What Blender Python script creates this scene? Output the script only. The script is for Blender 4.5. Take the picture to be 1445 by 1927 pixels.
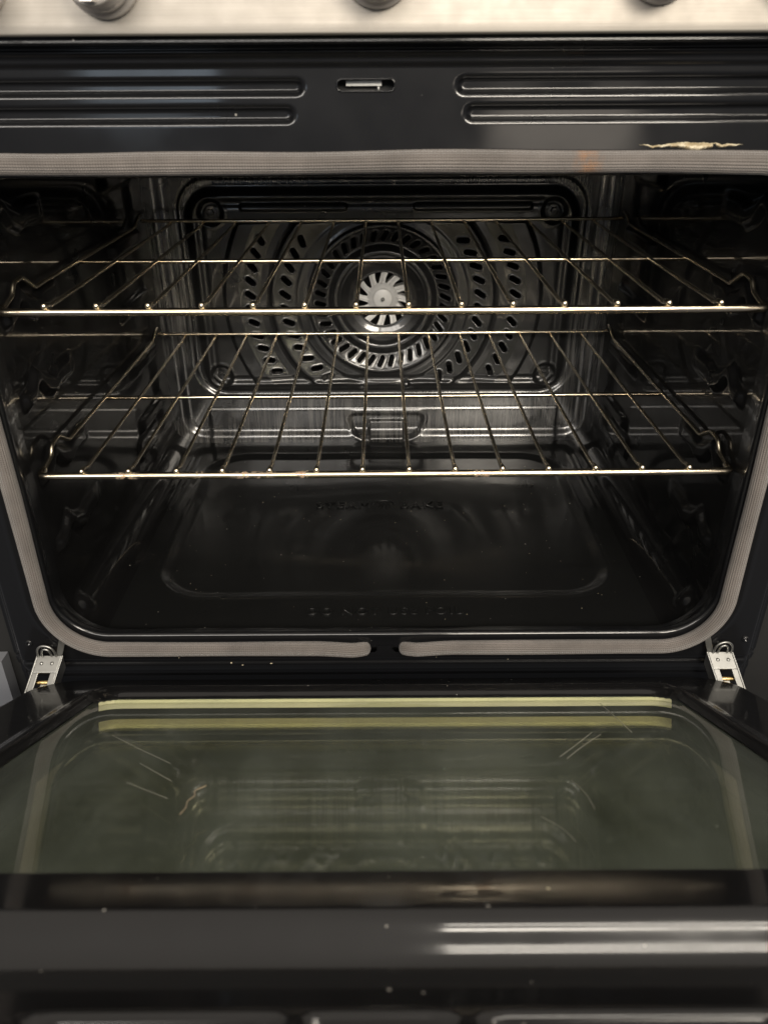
import bpy, math, random
import numpy as np
from mathutils import Matrix, Vector

rnd = random.Random(4)
nrng = np.random.default_rng(7)
scene = bpy.context.scene
for o in list(bpy.data.objects):
    bpy.data.objects.remove(o)
col = scene.collection
R = math.radians

# ------------------------------------------------------------------ camera
cam_d = bpy.data.cameras.new('camera')
cam = bpy.data.objects.new('camera', cam_d)
col.objects.link(cam)
cam_d.sensor_fit = 'VERTICAL'
cam_d.sensor_height = 36.0
cam_d.sensor_width = 27.0
cam_d.lens = 36.0 * 1465 / 1927
cam.matrix_world = Matrix.Rotation(R(90 - 29.03), 4, 'X') @ Matrix.Rotation(R(-0.33), 4, 'Z')
cam_d.clip_start = 0.01
cam_d.clip_end = 60
cam_d.dof.use_dof = True
cam_d.dof.focus_distance = 0.80
cam_d.dof.aperture_fstop = 9.0
scene.camera = cam

# ------------------------------------------------------------------ light
world = bpy.data.worlds.new('World')
scene.world = world
world.use_nodes = True
bg = world.node_tree.nodes['Background']
bg.inputs['Color'].default_value = (0.93, 0.92, 0.95, 1)
bg.inputs['Strength'].default_value = 1.0
wn = world.node_tree
w_tc = wn.nodes.new('ShaderNodeTexCoord')
w_sep = wn.nodes.new('ShaderNodeSeparateXYZ')
wn.links.new(w_tc.outputs['Generated'], w_sep.inputs[0])
w_mr = wn.nodes.new('ShaderNodeMapRange')
w_mr.inputs['From Min'].default_value = -1.0
w_mr.inputs['From Max'].default_value = 1.0
wn.links.new(w_sep.outputs[2], w_mr.inputs['Value'])
w_cr = wn.nodes.new('ShaderNodeValToRGB')
el = w_cr.color_ramp.elements
el[0].position = 0.0; el[0].color = (0.05, 0.05, 0.052, 1)
el[1].position = 1.0; el[1].color = (0.85, 0.77, 0.67, 1)
e = el.new(0.46); e.color = (0.12, 0.12, 0.13, 1)
e = el.new(0.56); e.color = (0.17, 0.172, 0.18, 1)
e = el.new(0.75); e.color = (0.58, 0.53, 0.47, 1)
wn.links.new(w_mr.outputs[0], w_cr.inputs['Fac'])
wn.links.new(w_cr.outputs[0], bg.inputs['Color'])


def area(name, loc, target, sx, sy, power, color):
    d = bpy.data.lights.new(name, 'AREA')
    d.shape = 'RECTANGLE'
    d.size = sx
    d.size_y = sy
    d.energy = power
    d.color = color
    o = bpy.data.objects.new(name, d)
    col.objects.link(o)
    o.location = loc
    v = Vector(target) - Vector(loc)
    o.rotation_euler = v.to_track_quat('-Z', 'Y').to_euler()
    return o


area('kitchen_lamp', (0.66, -1.55, 0.78), (0.1, 0.8, -0.25), 0.80, 0.52, 54, (1.0, 0.91, 0.78))
# two tubes of a ceiling fitting, right of the camera
for dy in (-0.66, -0.82):
    area('ceiling_tube', (0.76, dy, 1.60), (0.76, 0.50, -0.1), 1.20, 0.045, 8, (1.0, 0.92, 0.80))
area('room_fill', (-0.62, -1.55, 0.80), (0.0, 0.8, -0.25), 1.50, 0.50, 36, (1.0, 0.94, 0.86))  # broad fill added for the general light of the room
# low panels added behind the camera for soft reflections in the frame
area('warm_reflection_panel', (0.58, -1.60, -0.16), (0.2, 0.6, -0.05), 0.46, 0.22, 0.9, (1.0, 0.88, 0.74))
area('cool_reflection_panel', (-0.72, -1.60, 0.02), (-0.2, 0.6, 0.0), 0.40, 0.20, 0.8, (0.72, 0.86, 1.0))

scene.view_settings.view_transform = 'Standard'
scene.view_settings.look = 'None'
scene.view_settings.gamma = 1
scene.view_settings.exposure = 0
scene.cycles.max_bounces = 6
scene.cycles.glossy_bounces = 4
scene.cycles.diffuse_bounces = 2
scene.cycles.caustics_reflective = False
scene.cycles.caustics_refractive = False
scene.cycles.transparent_max_bounces = 10

# ------------------------------------------------------------------ helpers


def sm(a, b, x):
    t = np.clip((x - a) / (b - a), 0, 1)
    return t * t * (3 - 2 * t)


def rr(x, z, cx, cz, hx, hz, r):
    qx = np.abs(x - cx) - (hx - r)
    qz = np.abs(z - cz) - (hz - r)
    return np.hypot(np.maximum(qx, 0), np.maximum(qz, 0)) + np.minimum(np.maximum(qx, qz), 0) - r


def tag(o, label=None, cat=None, group=None, kind=None):
    if label: o['label'] = label
    if cat: o['category'] = cat
    if group: o['group'] = group
    if kind: o['kind'] = kind
    return o


def link(name, me, mat, parent=None):
    o = bpy.data.objects.new(name, me)
    col.objects.link(o)
    if mat is not None and me is not None and not me.materials:
        me.materials.append(mat)
    o.parent = parent
    return o


def empty(name, loc=(0, 0, 0)):
    o = bpy.data.objects.new(name, None)
    o.empty_display_size = 0.05
    col.objects.link(o)
    o.location = loc
    return o


def mesh_np(name, verts, quads, smooth=True, uvs=None):
    verts = np.ascontiguousarray(verts, dtype=np.float32)
    quads = np.ascontiguousarray(quads, dtype=np.int32)
    me = bpy.data.meshes.new(name)
    me.vertices.add(len(verts))
    me.vertices.foreach_set('co', verts.ravel())
    k = quads.shape[1]
    me.loops.add(quads.size)
    me.loops.foreach_set('vertex_index', quads.ravel())
    me.polygons.add(len(quads))
    me.polygons.foreach_set('loop_start', np.arange(0, quads.size, k, dtype=np.int32))
    me.polygons.foreach_set('use_smooth', np.full(len(quads), smooth, dtype=bool))
    if uvs is not None:
        ul = me.uv_layers.new(name='UVMap')
        ul.data.foreach_set('uv', np.ascontiguousarray(uvs[quads.ravel()], dtype=np.float32).ravel())
    me.update(calc_edges=True)
    me.validate()
    return me


def grid(name, P, mat, parent=None, keep=None, flip=False, uvs=None, closed_u=False, closed_v=False):
    n, m = P.shape[:2]
    idx = np.arange(n * m).reshape(n, m)
    if closed_u: idx = np.vstack([idx, idx[:1]])
    if closed_v: idx = np.hstack([idx, idx[:, :1]])
    a, b, c, d = idx[:-1, :-1], idx[1:, :-1], idx[1:, 1:], idx[:-1, 1:]
    q = np.stack([a, b, c, d] if not flip else [a, d, c, b], -1).reshape(-1, 4)
    if keep is not None:
        q = q[keep.ravel()]
    me = mesh_np(name, P.reshape(-1, 3), q, True, uvs)
    if keep is not None:                     # drop loose verts
        used = np.zeros(len(me.vertices), bool)
        used[q.ravel()] = True
        if not used.all():
            remap = np.cumsum(used) - 1
            V = P.reshape(-1, 3)[used]
            bpy.data.meshes.remove(me)
            me = mesh_np(name, V, remap[q], True, None if uvs is None else uvs[used])
    return link(name, me, mat, parent)


def tube_mesh(name, pts, rad, sides=10, caps=True):
    pts = np.asarray(pts, float)
    n = len(pts)
    rad = np.broadcast_to(np.asarray(rad, float), (n,))
    T = np.gradient(pts, axis=0)
    T /= np.linalg.norm(T, axis=1)[:, None]
    up = np.array([0, 0, 1.0]) if abs(T[0][2]) < 0.9 else np.array([1.0, 0, 0])
    N = []
    u = up - T[0] * (up @ T[0])
    for i in range(n):
        u = u - T[i] * (u @ T[i])
        u /= np.linalg.norm(u)
        N.append(u.copy())
    N = np.array(N)
    B = np.cross(T, N)
    a = np.linspace(0, 2 * np.pi, sides, endpoint=False)
    ring = np.cos(a)[None, :, None] * N[:, None] + np.sin(a)[None, :, None] * B[:, None]
    P = pts[:, None] + ring * rad[:, None, None]
    if caps:                                  # rounded ends
        def cap(i, sgn):
            out = []
            for k in (1, 2, 3):
                th = k / 3 * np.pi / 2 * 0.97
                out.append(pts[i] + sgn * T[i] * rad[i] * 0.8 * math.sin(th) + ring[i] * rad[i] * math.cos(th))
            return out
        P = np.concatenate([np.array(cap(0, -1)[::-1]), P, np.array(cap(n - 1, 1))])
    nn = len(P)
    idx = np.arange(nn * sides).reshape(nn, sides)
    idx = np.hstack([idx, idx[:, :1]])
    q = np.stack([idx[:-1, :-1], idx[:-1, 1:], idx[1:, 1:], idx[1:, :-1]], -1).reshape(-1, 4)
    return mesh_np(name, P.reshape(-1, 3), q)


def smooth_path(pts, r, n=6):
    """polyline with rounded corners"""
    pts = [Vector(p) for p in pts]
    out = [pts[0]]
    for i in range(1, len(pts) - 1):
        p = pts[i]
        a = (pts[i - 1] - p)
        b = (pts[i + 1] - p)
        d = min(r, a.length * 0.45, b.length * 0.45)
        A = p + a.normalized() * d
        B = p + b.normalized() * d
        for k in range(n + 1):
            t = k / n
            out.append(A * (1 - t) ** 2 + p * 2 * t * (1 - t) + B * t * t)
    out.append(pts[-1])
    return [tuple(v) for v in out]


def extrude_poly(name, outline, depth, to3, bevel=0.0):
    """flat outline (2D list) extruded by depth; to3(a,b,h) -> xyz"""
    n = len(outline)
    v = [to3(a, b, 0) for a, b in outline] + [to3(a, b, depth) for a, b in outline]
    f = [list(range(n))[::-1], [i + n for i in range(n)]]
    for i in range(n):
        j = (i + 1) % n
        f.append([i, j, j + n, i + n])
    me = bpy.data.meshes.new(name)
    me.from_pydata(v, [], f)
    me.update()
    return me


def box_mesh(name, x0, x1, y0, y1, z0, z1):
    v = [(x, y, z) for x in (x0, x1) for y in (y0, y1) for z in (z0, z1)]
    f = [(0, 1, 3, 2), (4, 6, 7, 5), (0, 4, 5, 1), (2, 3, 7, 6), (0, 2, 6, 4), (1, 5, 7, 3)]
    me = bpy.data.meshes.new(name)
    me.from_pydata(v, [], f)
    me.update()
    return me


def lathe_mesh(name, prof, n, to3):
    """prof: list of (r, h); to3(px, pz, h)"""
    a = np.linspace(0, 2 * np.pi, n, endpoint=False)
    P = np.array([[to3(r * math.cos(t), r * math.sin(t), h) for t in a] for r, h in prof])
    nn = len(prof)
    idx = np.arange(nn * n).reshape(nn, n)
    idx = np.hstack([idx, idx[:, :1]])
    q = np.stack([idx[:-1, :-1], idx[1:, :-1], idx[1:, 1:], idx[:-1, 1:]], -1).reshape(-1, 4)
    return mesh_np(name, P.reshape(-1, 3), q)


# ------------------------------------------------------------------ materials


class Mat:
    def __init__(s, name):
        s.m = bpy.data.materials.new(name)
        s.m.use_nodes = True
        s.nt = s.m.node_tree
        s.b = s.nt.nodes['Principled BSDF']

    def n(s, t, **kw):
        nd = s.nt.nodes.new(t)
        for k, v in kw.items():
            if k.startswith('i_'):
                nd.inputs[k[2:].replace('_', ' ')].default_value = v
            else:
                setattr(nd, k, v)
        return nd

    def l(s, a, b):
        s.nt.links.new(a, b)

    def set(s, **kw):
        for k, v in kw.items():
            s.b.inputs[k.replace('_', ' ')].default_value = v

    def coord(s, scale=(1, 1, 1), loc=(0, 0, 0), out='Object'):
        tc = s.n('ShaderNodeTexCoord')
        mp = s.n('ShaderNodeMapping')
        mp.inputs['Scale'].default_value = scale
        mp.inputs['Location'].default_value = loc
        s.l(tc.outputs[out], mp.inputs['Vector'])
        return mp.outputs['Vector']

    def noise(s, vec, scale, detail=3, rough=0.55):
        nd = s.n('ShaderNodeTexNoise')
        nd.inputs['Scale'].default_value = scale
        nd.inputs['Detail'].default_value = detail
        nd.inputs['Roughness'].default_value = rough
        s.l(vec, nd.inputs['Vector'])
        return nd.outputs['Fac']

    def ramp(s, fac, a, b, c0=0.0, c1=1.0):
        mr = s.n('ShaderNodeMapRange')
        mr.inputs['From Min'].default_value = a
        mr.inputs['From Max'].default_value = b
        mr.inputs['To Min'].default_value = c0
        mr.inputs['To Max'].default_value = c1
        s.l(fac, mr.inputs['Value'])
        return mr.outputs['Result']

    def math(s, op, a, b):
        nd = s.n('ShaderNodeMath', operation=op)
        for i, v in enumerate((a, b)):
            if isinstance(v, (int, float)):
                nd.inputs[i].default_value = v
            else:
                s.l(v, nd.inputs[i])
        return nd.outputs[0]

    def mix(s, fac, a, b):
        nd = s.n('ShaderNodeMix', data_type='RGBA')
        if isinstance(fac, (int, float)):
            nd.inputs['Factor'].default_value = fac
        else:
            s.l(fac, nd.inputs['Factor'])
        for key, v in (('A', a), ('B', b)):
            sock = [i for i in nd.inputs if i.name == key and i.type == 'RGBA'][0]
            if isinstance(v, tuple):
                sock.default_value = v
            else:
                s.l(v, sock)
        return [o for o in nd.outputs if o.type == 'RGBA'][0]

    def specks(s, vec, scale, share, size):
        """scattered little dots: 1 inside a dot"""
        v = s.n('ShaderNodeTexVoronoi')
        v.inputs['Scale'].default_value = scale
        s.l(vec, v.inputs['Vector'])
        sep = s.n('ShaderNodeSeparateColor')
        s.l(v.outputs['Color'], sep.inputs[0])
        pick = s.math('LESS_THAN', sep.outputs[0], share)
        near = s.math('LESS_THAN', v.outputs['Distance'], s.math('MULTIPLY', sep.outputs[1], size))
        return s.math('MULTIPLY', pick, near)

    def bump(s, h, strength, dist):
        b = s.n('ShaderNodeBump')
        b.inputs['Strength'].default_value = strength
        b.inputs['Distance'].default_value = dist
        s.l(h, b.inputs['Height'])
        s.l(b.outputs['Normal'], s.b.inputs['Normal'])
        return b


def enamel(name, rough=(0.26, 0.42), coat=0.75, coat_rough=0.045, dust=0.05, streak=False, haze=0.3, base=(0.010, 0.0105, 0.0115, 1), smear=True):
    M = Mat(name)
    v = M.coord()
    r = M.noise(v, 11, 3, 0.65)
    M.l(M.ramp(r, 0.3, 0.7, rough[0], rough[1]), M.b.inputs['Roughness'])
    M.l(M.ramp(r, 0.3, 0.72, coat_rough * 0.5, coat_rough * 2.4), M.b.inputs['Coat Roughness'])
    M.set(Coat_Weight=coat, Coat_IOR=1.5, IOR=1.5)
    M.b.inputs['Specular IOR Level'].default_value = haze
    f = M.specks(v, 150, dust, 0.13)
    c = M.mix(M.math('MULTIPLY', f, 0.55), base, (0.42, 0.40, 0.36, 1))
    if streak:                                # dried wipe marks, running down the wall
        st = M.noise(M.coord((260, 20, 10)), 1.0, 3, 0.7)
        st2 = M.noise(M.coord((7, 7, 12)), 1.0, 2)
        fm = M.math('MULTIPLY', M.ramp(st, 0.40, 0.72), M.ramp(st2, 0.35, 0.62))
        c = M.mix(M.math('MULTIPLY', fm, 0.34), c, (0.45, 0.43, 0.40, 1))
    M.l(c, M.b.inputs['Base Color'])
    w = M.noise(v, 40, 1, 0.5)
    M.bump(w, 0.12, 0.0012)
    return M.m


M_en = enamel('black_enamel', coat_rough=0.07, haze=0.07, coat=0.85, base=(0.006, 0.0062, 0.007, 1))
M_wall = enamel('black_enamel_cavity', haze=0.05, coat=0.6, base=(0.006, 0.006, 0.0062, 1), coat_rough=0.035, dust=0.03)
M_floor = enamel('black_enamel_floor', dust=0.10, coat=0.45, coat_rough=0.085, haze=0.10, base=(0.007, 0.0072, 0.0072, 1))
M_back = enamel('black_enamel_back', haze=0.8, dust=0.02, streak=True, rough=(0.16, 0.30))
M_cover = enamel('grey_black_enamel_cover', haze=0.5, rough=(0.26, 0.40), dust=0.01, base=(0.018, 0.018, 0.018, 1))
M_door = enamel('black_enamel_door', rough=(0.3, 0.45), dust=0.20, coat_rough=0.06, haze=0.07, base=(0.006, 0.006, 0.0065, 1))


def metal(name, color, rough, aniso=None, rust=None, noise_amt=0.1, dull=0.0, blotch=0.45):
    M = Mat(name)
    M.set(Metallic=1.0 - dull)
    v = M.coord()
    nz = M.noise(v, 60, 4)
    M.l(M.ramp(nz, 0.3, 0.7, max(0.03, rough - noise_amt), rough + noise_amt), M.b.inputs['Roughness'])
    c = M.mix(M.ramp(M.noise(v, 25, 5, 0.7), 0.45, 0.75, 0, blotch), color, tuple(x * 0.55 for x in color[:3]) + (1,))
    if rust:
        tot = None
        sep = M.n('ShaderNodeSeparateXYZ')
        M.l(v, sep.inputs[0])
        for (x0, w) in rust:
            d = M.math('ABSOLUTE', M.math('SUBTRACT', sep.outputs[0], x0), 0)
            a = M.ramp(d, w, w * 0.4)
            tot = a if tot is None else M.math('MAXIMUM', tot, a)
        tot = M.math('MULTIPLY', M.math('MULTIPLY', tot, M.ramp(M.noise(v, 220, 4), 0.46, 0.64)), 0.75)
        c = M.mix(tot, c, (0.33, 0.13, 0.03, 1))
        M.l(M.math('SUBTRACT', 1.0, M.math('MULTIPLY', tot, 0.9)), M.b.inputs['Metallic'])
    M.l(c, M.b.inputs['Base Color'])
    if aniso:
        br = M.noise(M.coord(aniso), 1.0, 5, 0.7)
        M.l(M.mix(M.ramp(M.noise(M.coord((5, 5, 520)), 1.0, 3, 0.7), 0.35, 0.7, 0, 0.30), c, tuple(x * 0.6 for x in color[:3]) + (1,)), M.b.inputs['Base Color'])
        M.bump(br, 0.18, 0.0004)
    return M.m


M_chrome = metal('rack_chrome', (0.88, 0.77, 0.60, 1), 0.20, noise_amt=0.04, blotch=0.15)
M_chrome_rust = metal('rack_chrome_rusty', (0.88, 0.77, 0.60, 1), 0.20, noise_amt=0.04, blotch=0.15,
                      rust=[(-0.230, 0.012), (-0.118, 0.020), (-0.075, 0.008), (0.085, 0.008), (-0.165, 0.006)])
M_wire = metal('rack_wire_chrome', (0.74, 0.66, 0.52, 1), 0.26, noise_amt=0.0, blotch=0.0)
M_steel = metal('brushed_steel', (0.31, 0.287, 0.255, 1), 0.52, aniso=(6, 6, 900), noise_amt=0.04, dull=0.25, blotch=0.08)
M_knob = metal('satin_knob', (0.80, 0.75, 0.70, 1), 0.42, dull=0.5)
M_fan = metal('fan_aluminium', (0.95, 0.94, 0.91, 1), 0.46, dull=0.8, blotch=0.15)
M_zinc = metal('zinc_hinge', (0.36, 0.36, 0.345, 1), 0.45)
M_dark = Mat('dark_inside')
M_dark.set(Base_Color=(0.006, 0.006, 0.006, 1), Roughness=0.7)
M_dark = M_dark.m


def gasket_mat():
    M = Mat('braided_gasket')
    uv = M.coord(out='UV')
    sep = M.n('ShaderNodeSeparateXYZ')
    M.l(uv, sep.inputs[0])

    def wave(src, pitch):
        s_ = M.math('MULTIPLY', src, 2 * math.pi / pitch)
        return M.math('SINE', s_, 0)
    wu = wave(sep.outputs[0], 0.0019)
    wv = wave(sep.outputs[1], 2 * math.pi * 0.0075 / 22)
    h = M.math('ADD', M.math('MULTIPLY', wu, 0.4), M.math('MULTIPLY', wv, 0.8))
    M.bump(h, 0.7, 0.0005)
    v = M.coord()
    n1 = M.noise(v, 30, 4)
    c = M.mix(M.ramp(n1, 0.3, 0.7), (0.090, 0.079, 0.071, 1), (0.148, 0.130, 0.118, 1))
    dk = M.ramp(h, -1.2, 0.4, 0.55, 0.0)
    c = M.mix(dk, c, (0.07, 0.058, 0.05, 1))
    # brown grease stain near the top right
    so = M.n('ShaderNodeSeparateXYZ')
    M.l(v, so.inputs[0])
    dx = M.math('ABSOLUTE', M.math('SUBTRACT', so.outputs[0], 0.142), 0)
    top = M.math('GREATER_THAN', so.outputs[2], -0.1)
    st = M.math('MULTIPLY', M.math('MULTIPLY', M.ramp(dx, 0.012, 0.003), top), M.ramp(M.noise(v, 130, 3), 0.35, 0.6))
    c = M.mix(M.math('MULTIPLY', st, 0.55), c, (0.25, 0.11, 0.03, 1))
    M.l(c, M.b.inputs['Base Color'])
    M.set(Roughness=0.55)
    M.b.inputs['Sheen Weight'].default_value = 0.3
    return M.m


M_gasket = gasket_mat()


def glass_mat(name, tint, refl_tint, base_refl, film):
    m = bpy.data.materials.new(name)
    m.use_nodes = True
    nt = m.node_tree
    for nd in list(nt.nodes):
        nt.nodes.remove(nd)
    N = nt.nodes.new
    out = N('ShaderNodeOutputMaterial')
    tr = N('ShaderNodeBsdfTransparent')
    tr.inputs['Color'].default_value = tint
    gl = N('ShaderNodeBsdfGlossy')
    gl.inputs['Color'].default_value = refl_tint
    gl.inputs['Roughness'].default_value = 0.035
    fr = N('ShaderNodeFresnel')
    fr.inputs['IOR'].default_value = 1.5
    ad = N('ShaderNodeMath')
    ad.operation = 'ADD'
    ad.inputs[1].default_value = base_refl
    ad.use_clamp = True
    ge = N('ShaderNodeNewGeometry')
    fw = N('ShaderNodeMath'); fw.operation = 'SUBTRACT'; fw.inputs[0].default_value = 1.0
    nt.links.new(ge.outputs['Backfacing'], fw.inputs[1])
    nt.links.new(fr.outputs[0], ad.inputs[0])
    ad2 = N('ShaderNodeMath'); ad2.operation = 'MULTIPLY'
    nt.links.new(ad.outputs[0], ad2.inputs[0]); nt.links.new(fw.outputs[0], ad2.inputs[1])
    ad = ad2
    m1 = N('ShaderNodeMixShader')
    nt.links.new(ad.outputs[0], m1.inputs[0])
    nt.links.new(tr.outputs[0], m1.inputs[1])
    nt.links.new(gl.outputs[0], m1.inputs[2])
    # greasy film with smears
    df = N('ShaderNodeBsdfDiffuse')
    df.inputs['Color'].default_value = (0.35, 0.39, 0.345, 1)
    tc = N('ShaderNodeTexCoord')
    nz = N('ShaderNodeTexNoise')
    nz.inputs['Scale'].default_value = 14
    nz.inputs['Detail'].default_value = 4
    mpg = N('ShaderNodeMapping')
    mpg.inputs['Scale'].default_value = (1.0, 0.35, 1.0)
    mpg.inputs['Rotation'].default_value = (0, 0, 0.7)
    nt.links.new(tc.outputs['Object'], mpg.inputs['Vector'])
    nz.inputs['Roughness'].default_value = 0.65
    nt.links.new(mpg.outputs[0], nz.inputs['Vector'])
    mr = N('ShaderNodeMapRange')
    mr.inputs['From Min'].default_value = 0.35
    mr.inputs['From Max'].default_value = 0.8
    mr.inputs['To Min'].default_value = film * 0.45
    mr.inputs['To Max'].default_value = film * 2.2
    nt.links.new(nz.outputs['Fac'], mr.inputs['Value'])
    vo = N('ShaderNodeTexVoronoi')
    vo.inputs['Scale'].default_value = 110
    nt.links.new(tc.outputs['Object'], vo.inputs['Vector'])
    sc = N('ShaderNodeSeparateColor')
    nt.links.new(vo.outputs['Color'], sc.inputs[0])
    a = N('ShaderNodeMath'); a.operation = 'LESS_THAN'; a.inputs[1].default_value = 0.04
    nt.links.new(sc.outputs[0], a.inputs[0])
    b = N('ShaderNodeMath'); b.operation = 'LESS_THAN'; b.inputs[1].default_value = 0.10
    nt.links.new(vo.outputs['Distance'], b.inputs[0])
    c = N('ShaderNodeMath'); c.operation = 'MULTIPLY'
    nt.links.new(a.outputs[0], c.inputs[0]); nt.links.new(b.outputs[0], c.inputs[1])
    d = N('ShaderNodeMath'); d.operation = 'MULTIPLY_ADD'; d.inputs[1].default_value = 0.35
    nt.links.new(c.outputs[0], d.inputs[0]); nt.links.new(mr.outputs[0], d.inputs[2])
    m2 = N('ShaderNodeMixShader')
    nt.links.new(d.outputs[0], m2.inputs[0])
    nt.links.new(m1.outputs[0], m2.inputs[1])
    nt.links.new(df.outputs[0], m2.inputs[2])
    nt.links.new(m2.outputs[0], out.inputs['Surface'])
    return m


M_glass = glass_mat('door_glass', (0.955, 0.965, 0.925, 1), (0.97, 0.98, 0.94, 1), 0.0, 0.075)
M_glass2 = glass_mat('door_glass_inner', (0.95, 0.965, 0.92, 1), (1.0, 0.94, 0.72, 1), 0.16, 0.045)

# ------------------------------------------------------------------ key dimensions (metres, camera at origin)
YF = 0.595                       # front frame plane
GX, GZ0, GZ1, GR = 0.3185, -0.4775, -0.0505, 0.056   # gasket centre line
GCZ, GHZ = (GZ0 + GZ1) / 2, (GZ1 - GZ0) / 2
WX = 0.312                       # cavity half width
FZ = -0.478                      # cavity floor
YB = 1.088                       # cavity back

oven = empty('kitchen_range', (0, 0.6, -0.9))
tag(oven, 'black enamel kitchen range with its oven door lowered, cavity and fan showing', 'oven')
oven.matrix_world = Matrix.Translation((0, 0.6, -0.9))


def part(o, parent=oven, label=None):
    o.parent = parent
    o.matrix_parent_inverse = Matrix.Identity(4)
    # keep authoring coordinates: oven origin offset is undone in the child
    o.location = Vector(o.location) - Vector((0, 0.6, -0.9)) if parent is oven else o.location
    if label: o['label'] = label
    return o


# ------------------------------------------------------------------ front frame
xs = np.concatenate([np.arange(-0.366, 0.366, 0.0016), [0.366]])
zs = np.concatenate([np.arange(-0.62, -0.50, 0.004), np.arange(-0.50, -0.40, 0.0016), np.arange(-0.40, -0.06, 0.004),
                     np.arange(-0.06, 0.034, 0.0009)])
X, Z = np.meshgrid(xs, zs, indexing='ij')
H = np.zeros_like(X)             # + = towards the viewer


def slot(x0, x1, z0, z1, depth, r=None):
    d = rr(X, Z, (x0 + x1) / 2, (z0 + z1) / 2, (x1 - x0) / 2, (z1 - z0) / 2, r or (z1 - z0) / 2 * 0.98)
    t = np.clip((0.0014 - d) / 0.0040, 0, 1)
    return -0.8 * depth * t * t


H += slot(-0.31, -0.0525, -0.0088, 0.0010, 0.0055)
H += slot(-0.31, -0.0595, -0.0256, -0.0152, 0.0055)
H += slot(0.0505, 0.31, -0.0088, 0.0022, 0.0055)
H += slot(0.0570, 0.31, -0.0252, -0.0146, 0.0055)
H += 0.022 * sm(0.0185, 0.0212, Z)
H += 0.0028 * sm(0.0075, 0.0105, Z)                    # step under the control panel
H += 0.0030 * np.exp(-((Z - 0.0165) / 0.0022) ** 2) - 0.002 * np.exp(-((Z - 0.0225) / 0.0016) ** 2)
H -= 0.002 * sm(-0.493, -0.496, Z)                     # ledges under the gasket
H += 0.0022 * np.exp(-((Z + 0.501) / 0.0022) ** 2)
H -= 0.004 * sm(-0.507, -0.511, Z)
H += 0.0025 * np.exp(-((Z + 0.518) / 0.003) ** 2)
H -= 0.012 * sm(0.352, 0.364, np.abs(X)) * sm(-0.03, -0.05, Z)   # rolled outer edge
# slight emboss line beside the gasket
dg = rr(X, Z, 0, GCZ, GX, GHZ, GR)
H += 0.0015 * np.exp(-((dg - 0.014) / 0.003) ** 2) * sm(-0.49, -0.46, Z) * sm(-0.06, -0.1, Z)
P = np.stack([X, YF - H, Z], -1)
xc = 0.25 * (X[:-1, :-1] + X[1:, :-1] + X[:-1, 1:] + X[1:, 1:])
zc = 0.25 * (Z[:-1, :-1] + Z[1:, :-1] + Z[:-1, 1:] + Z[1:, 1:])
keep = (rr(xc, zc, 0, GCZ, GX, GHZ, GR) > 0) & (rr(xc, zc, -0.0105, -0.0030, 0.0195, 0.0037, 0.0036) > 0)
for hx in (-0.0150, 0.0150):                            # holes the gasket ends tuck into
    keep &= rr(xc, zc, hx * 0.93, -0.4803, 0.0065, 0.0056, 0.0050) > 0
front = part(grid('front_frame', P, M_en, keep=keep, flip=True))

# dark chamber behind the frame openings
part(link('frame_backing', box_mesh('frame_backing', -0.05, 0.03, YF + 0.012, YF + 0.02, -0.012, 0.004), M_dark))
part(link('gasket_hole_backing', box_mesh('gasket_hole_backing', -0.03, 0.03, YF + 0.0185, YF + 0.022, -0.492, -0.4785), M_dark))
# latch hook and slot rim
me = tube_mesh('latch_slot_rim', [(-0.0105 + 0.0158 * math.copysign(1, c) * (abs(c) > 1e-6) + 0.0037 * c, YF - 0.0004, -0.0030 + 0.0037 * s)
                                  for c, s in [(math.cos(t), math.sin(t)) for t in np.linspace(0.001, 2 * math.pi + 0.001, 40)]], 0.00065, 8, False)
part(link('latch_slot_rim', me, M_en))
part(link('latch', box_mesh('latch', -0.024, 0.000, YF + 0.0065, YF + 0.012, -0.0034, -0.0004), M_zinc))
part(link('latch_pin', tube_mesh('latch_pin', [(-0.0020, YF + 0.005, -0.0062), (-0.0020, YF + 0.005, -0.0042)], 0.0010, 10), M_zinc))

# dark boxes standing in for the black shaded gaps beside the range
for s in (-1, 1):
    part(link('side_gap_dark', box_mesh('side_gap_dark', min(s * 0.3662, s * 0.42), max(s * 0.3662, s * 0.42), YF + 0.030, 1.15, -0.62, 0.03), M_dark))
part(link('oven_base', box_mesh('oven_base', -0.362, 0.362, YF + 0.0185, 1.15, -0.62, -0.4840), M_dark))
# little frame screws
for (x, z) in ((-0.3415, -0.472), (0.3465, -0.472), (-0.352, -0.352), (-0.3585, -0.30)):
    me = lathe_mesh('screw', [(0.0001, -0.0006), (0.0012, -0.0004), (0.0016, -0.0022), (0.0030, -0.0020), (0.0036, 0.0002)], 16,
                    lambda a, b, h, x=x, z=z: (x + a, YF + h, z + b))
    part(link('screw', me, M_en))


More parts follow.
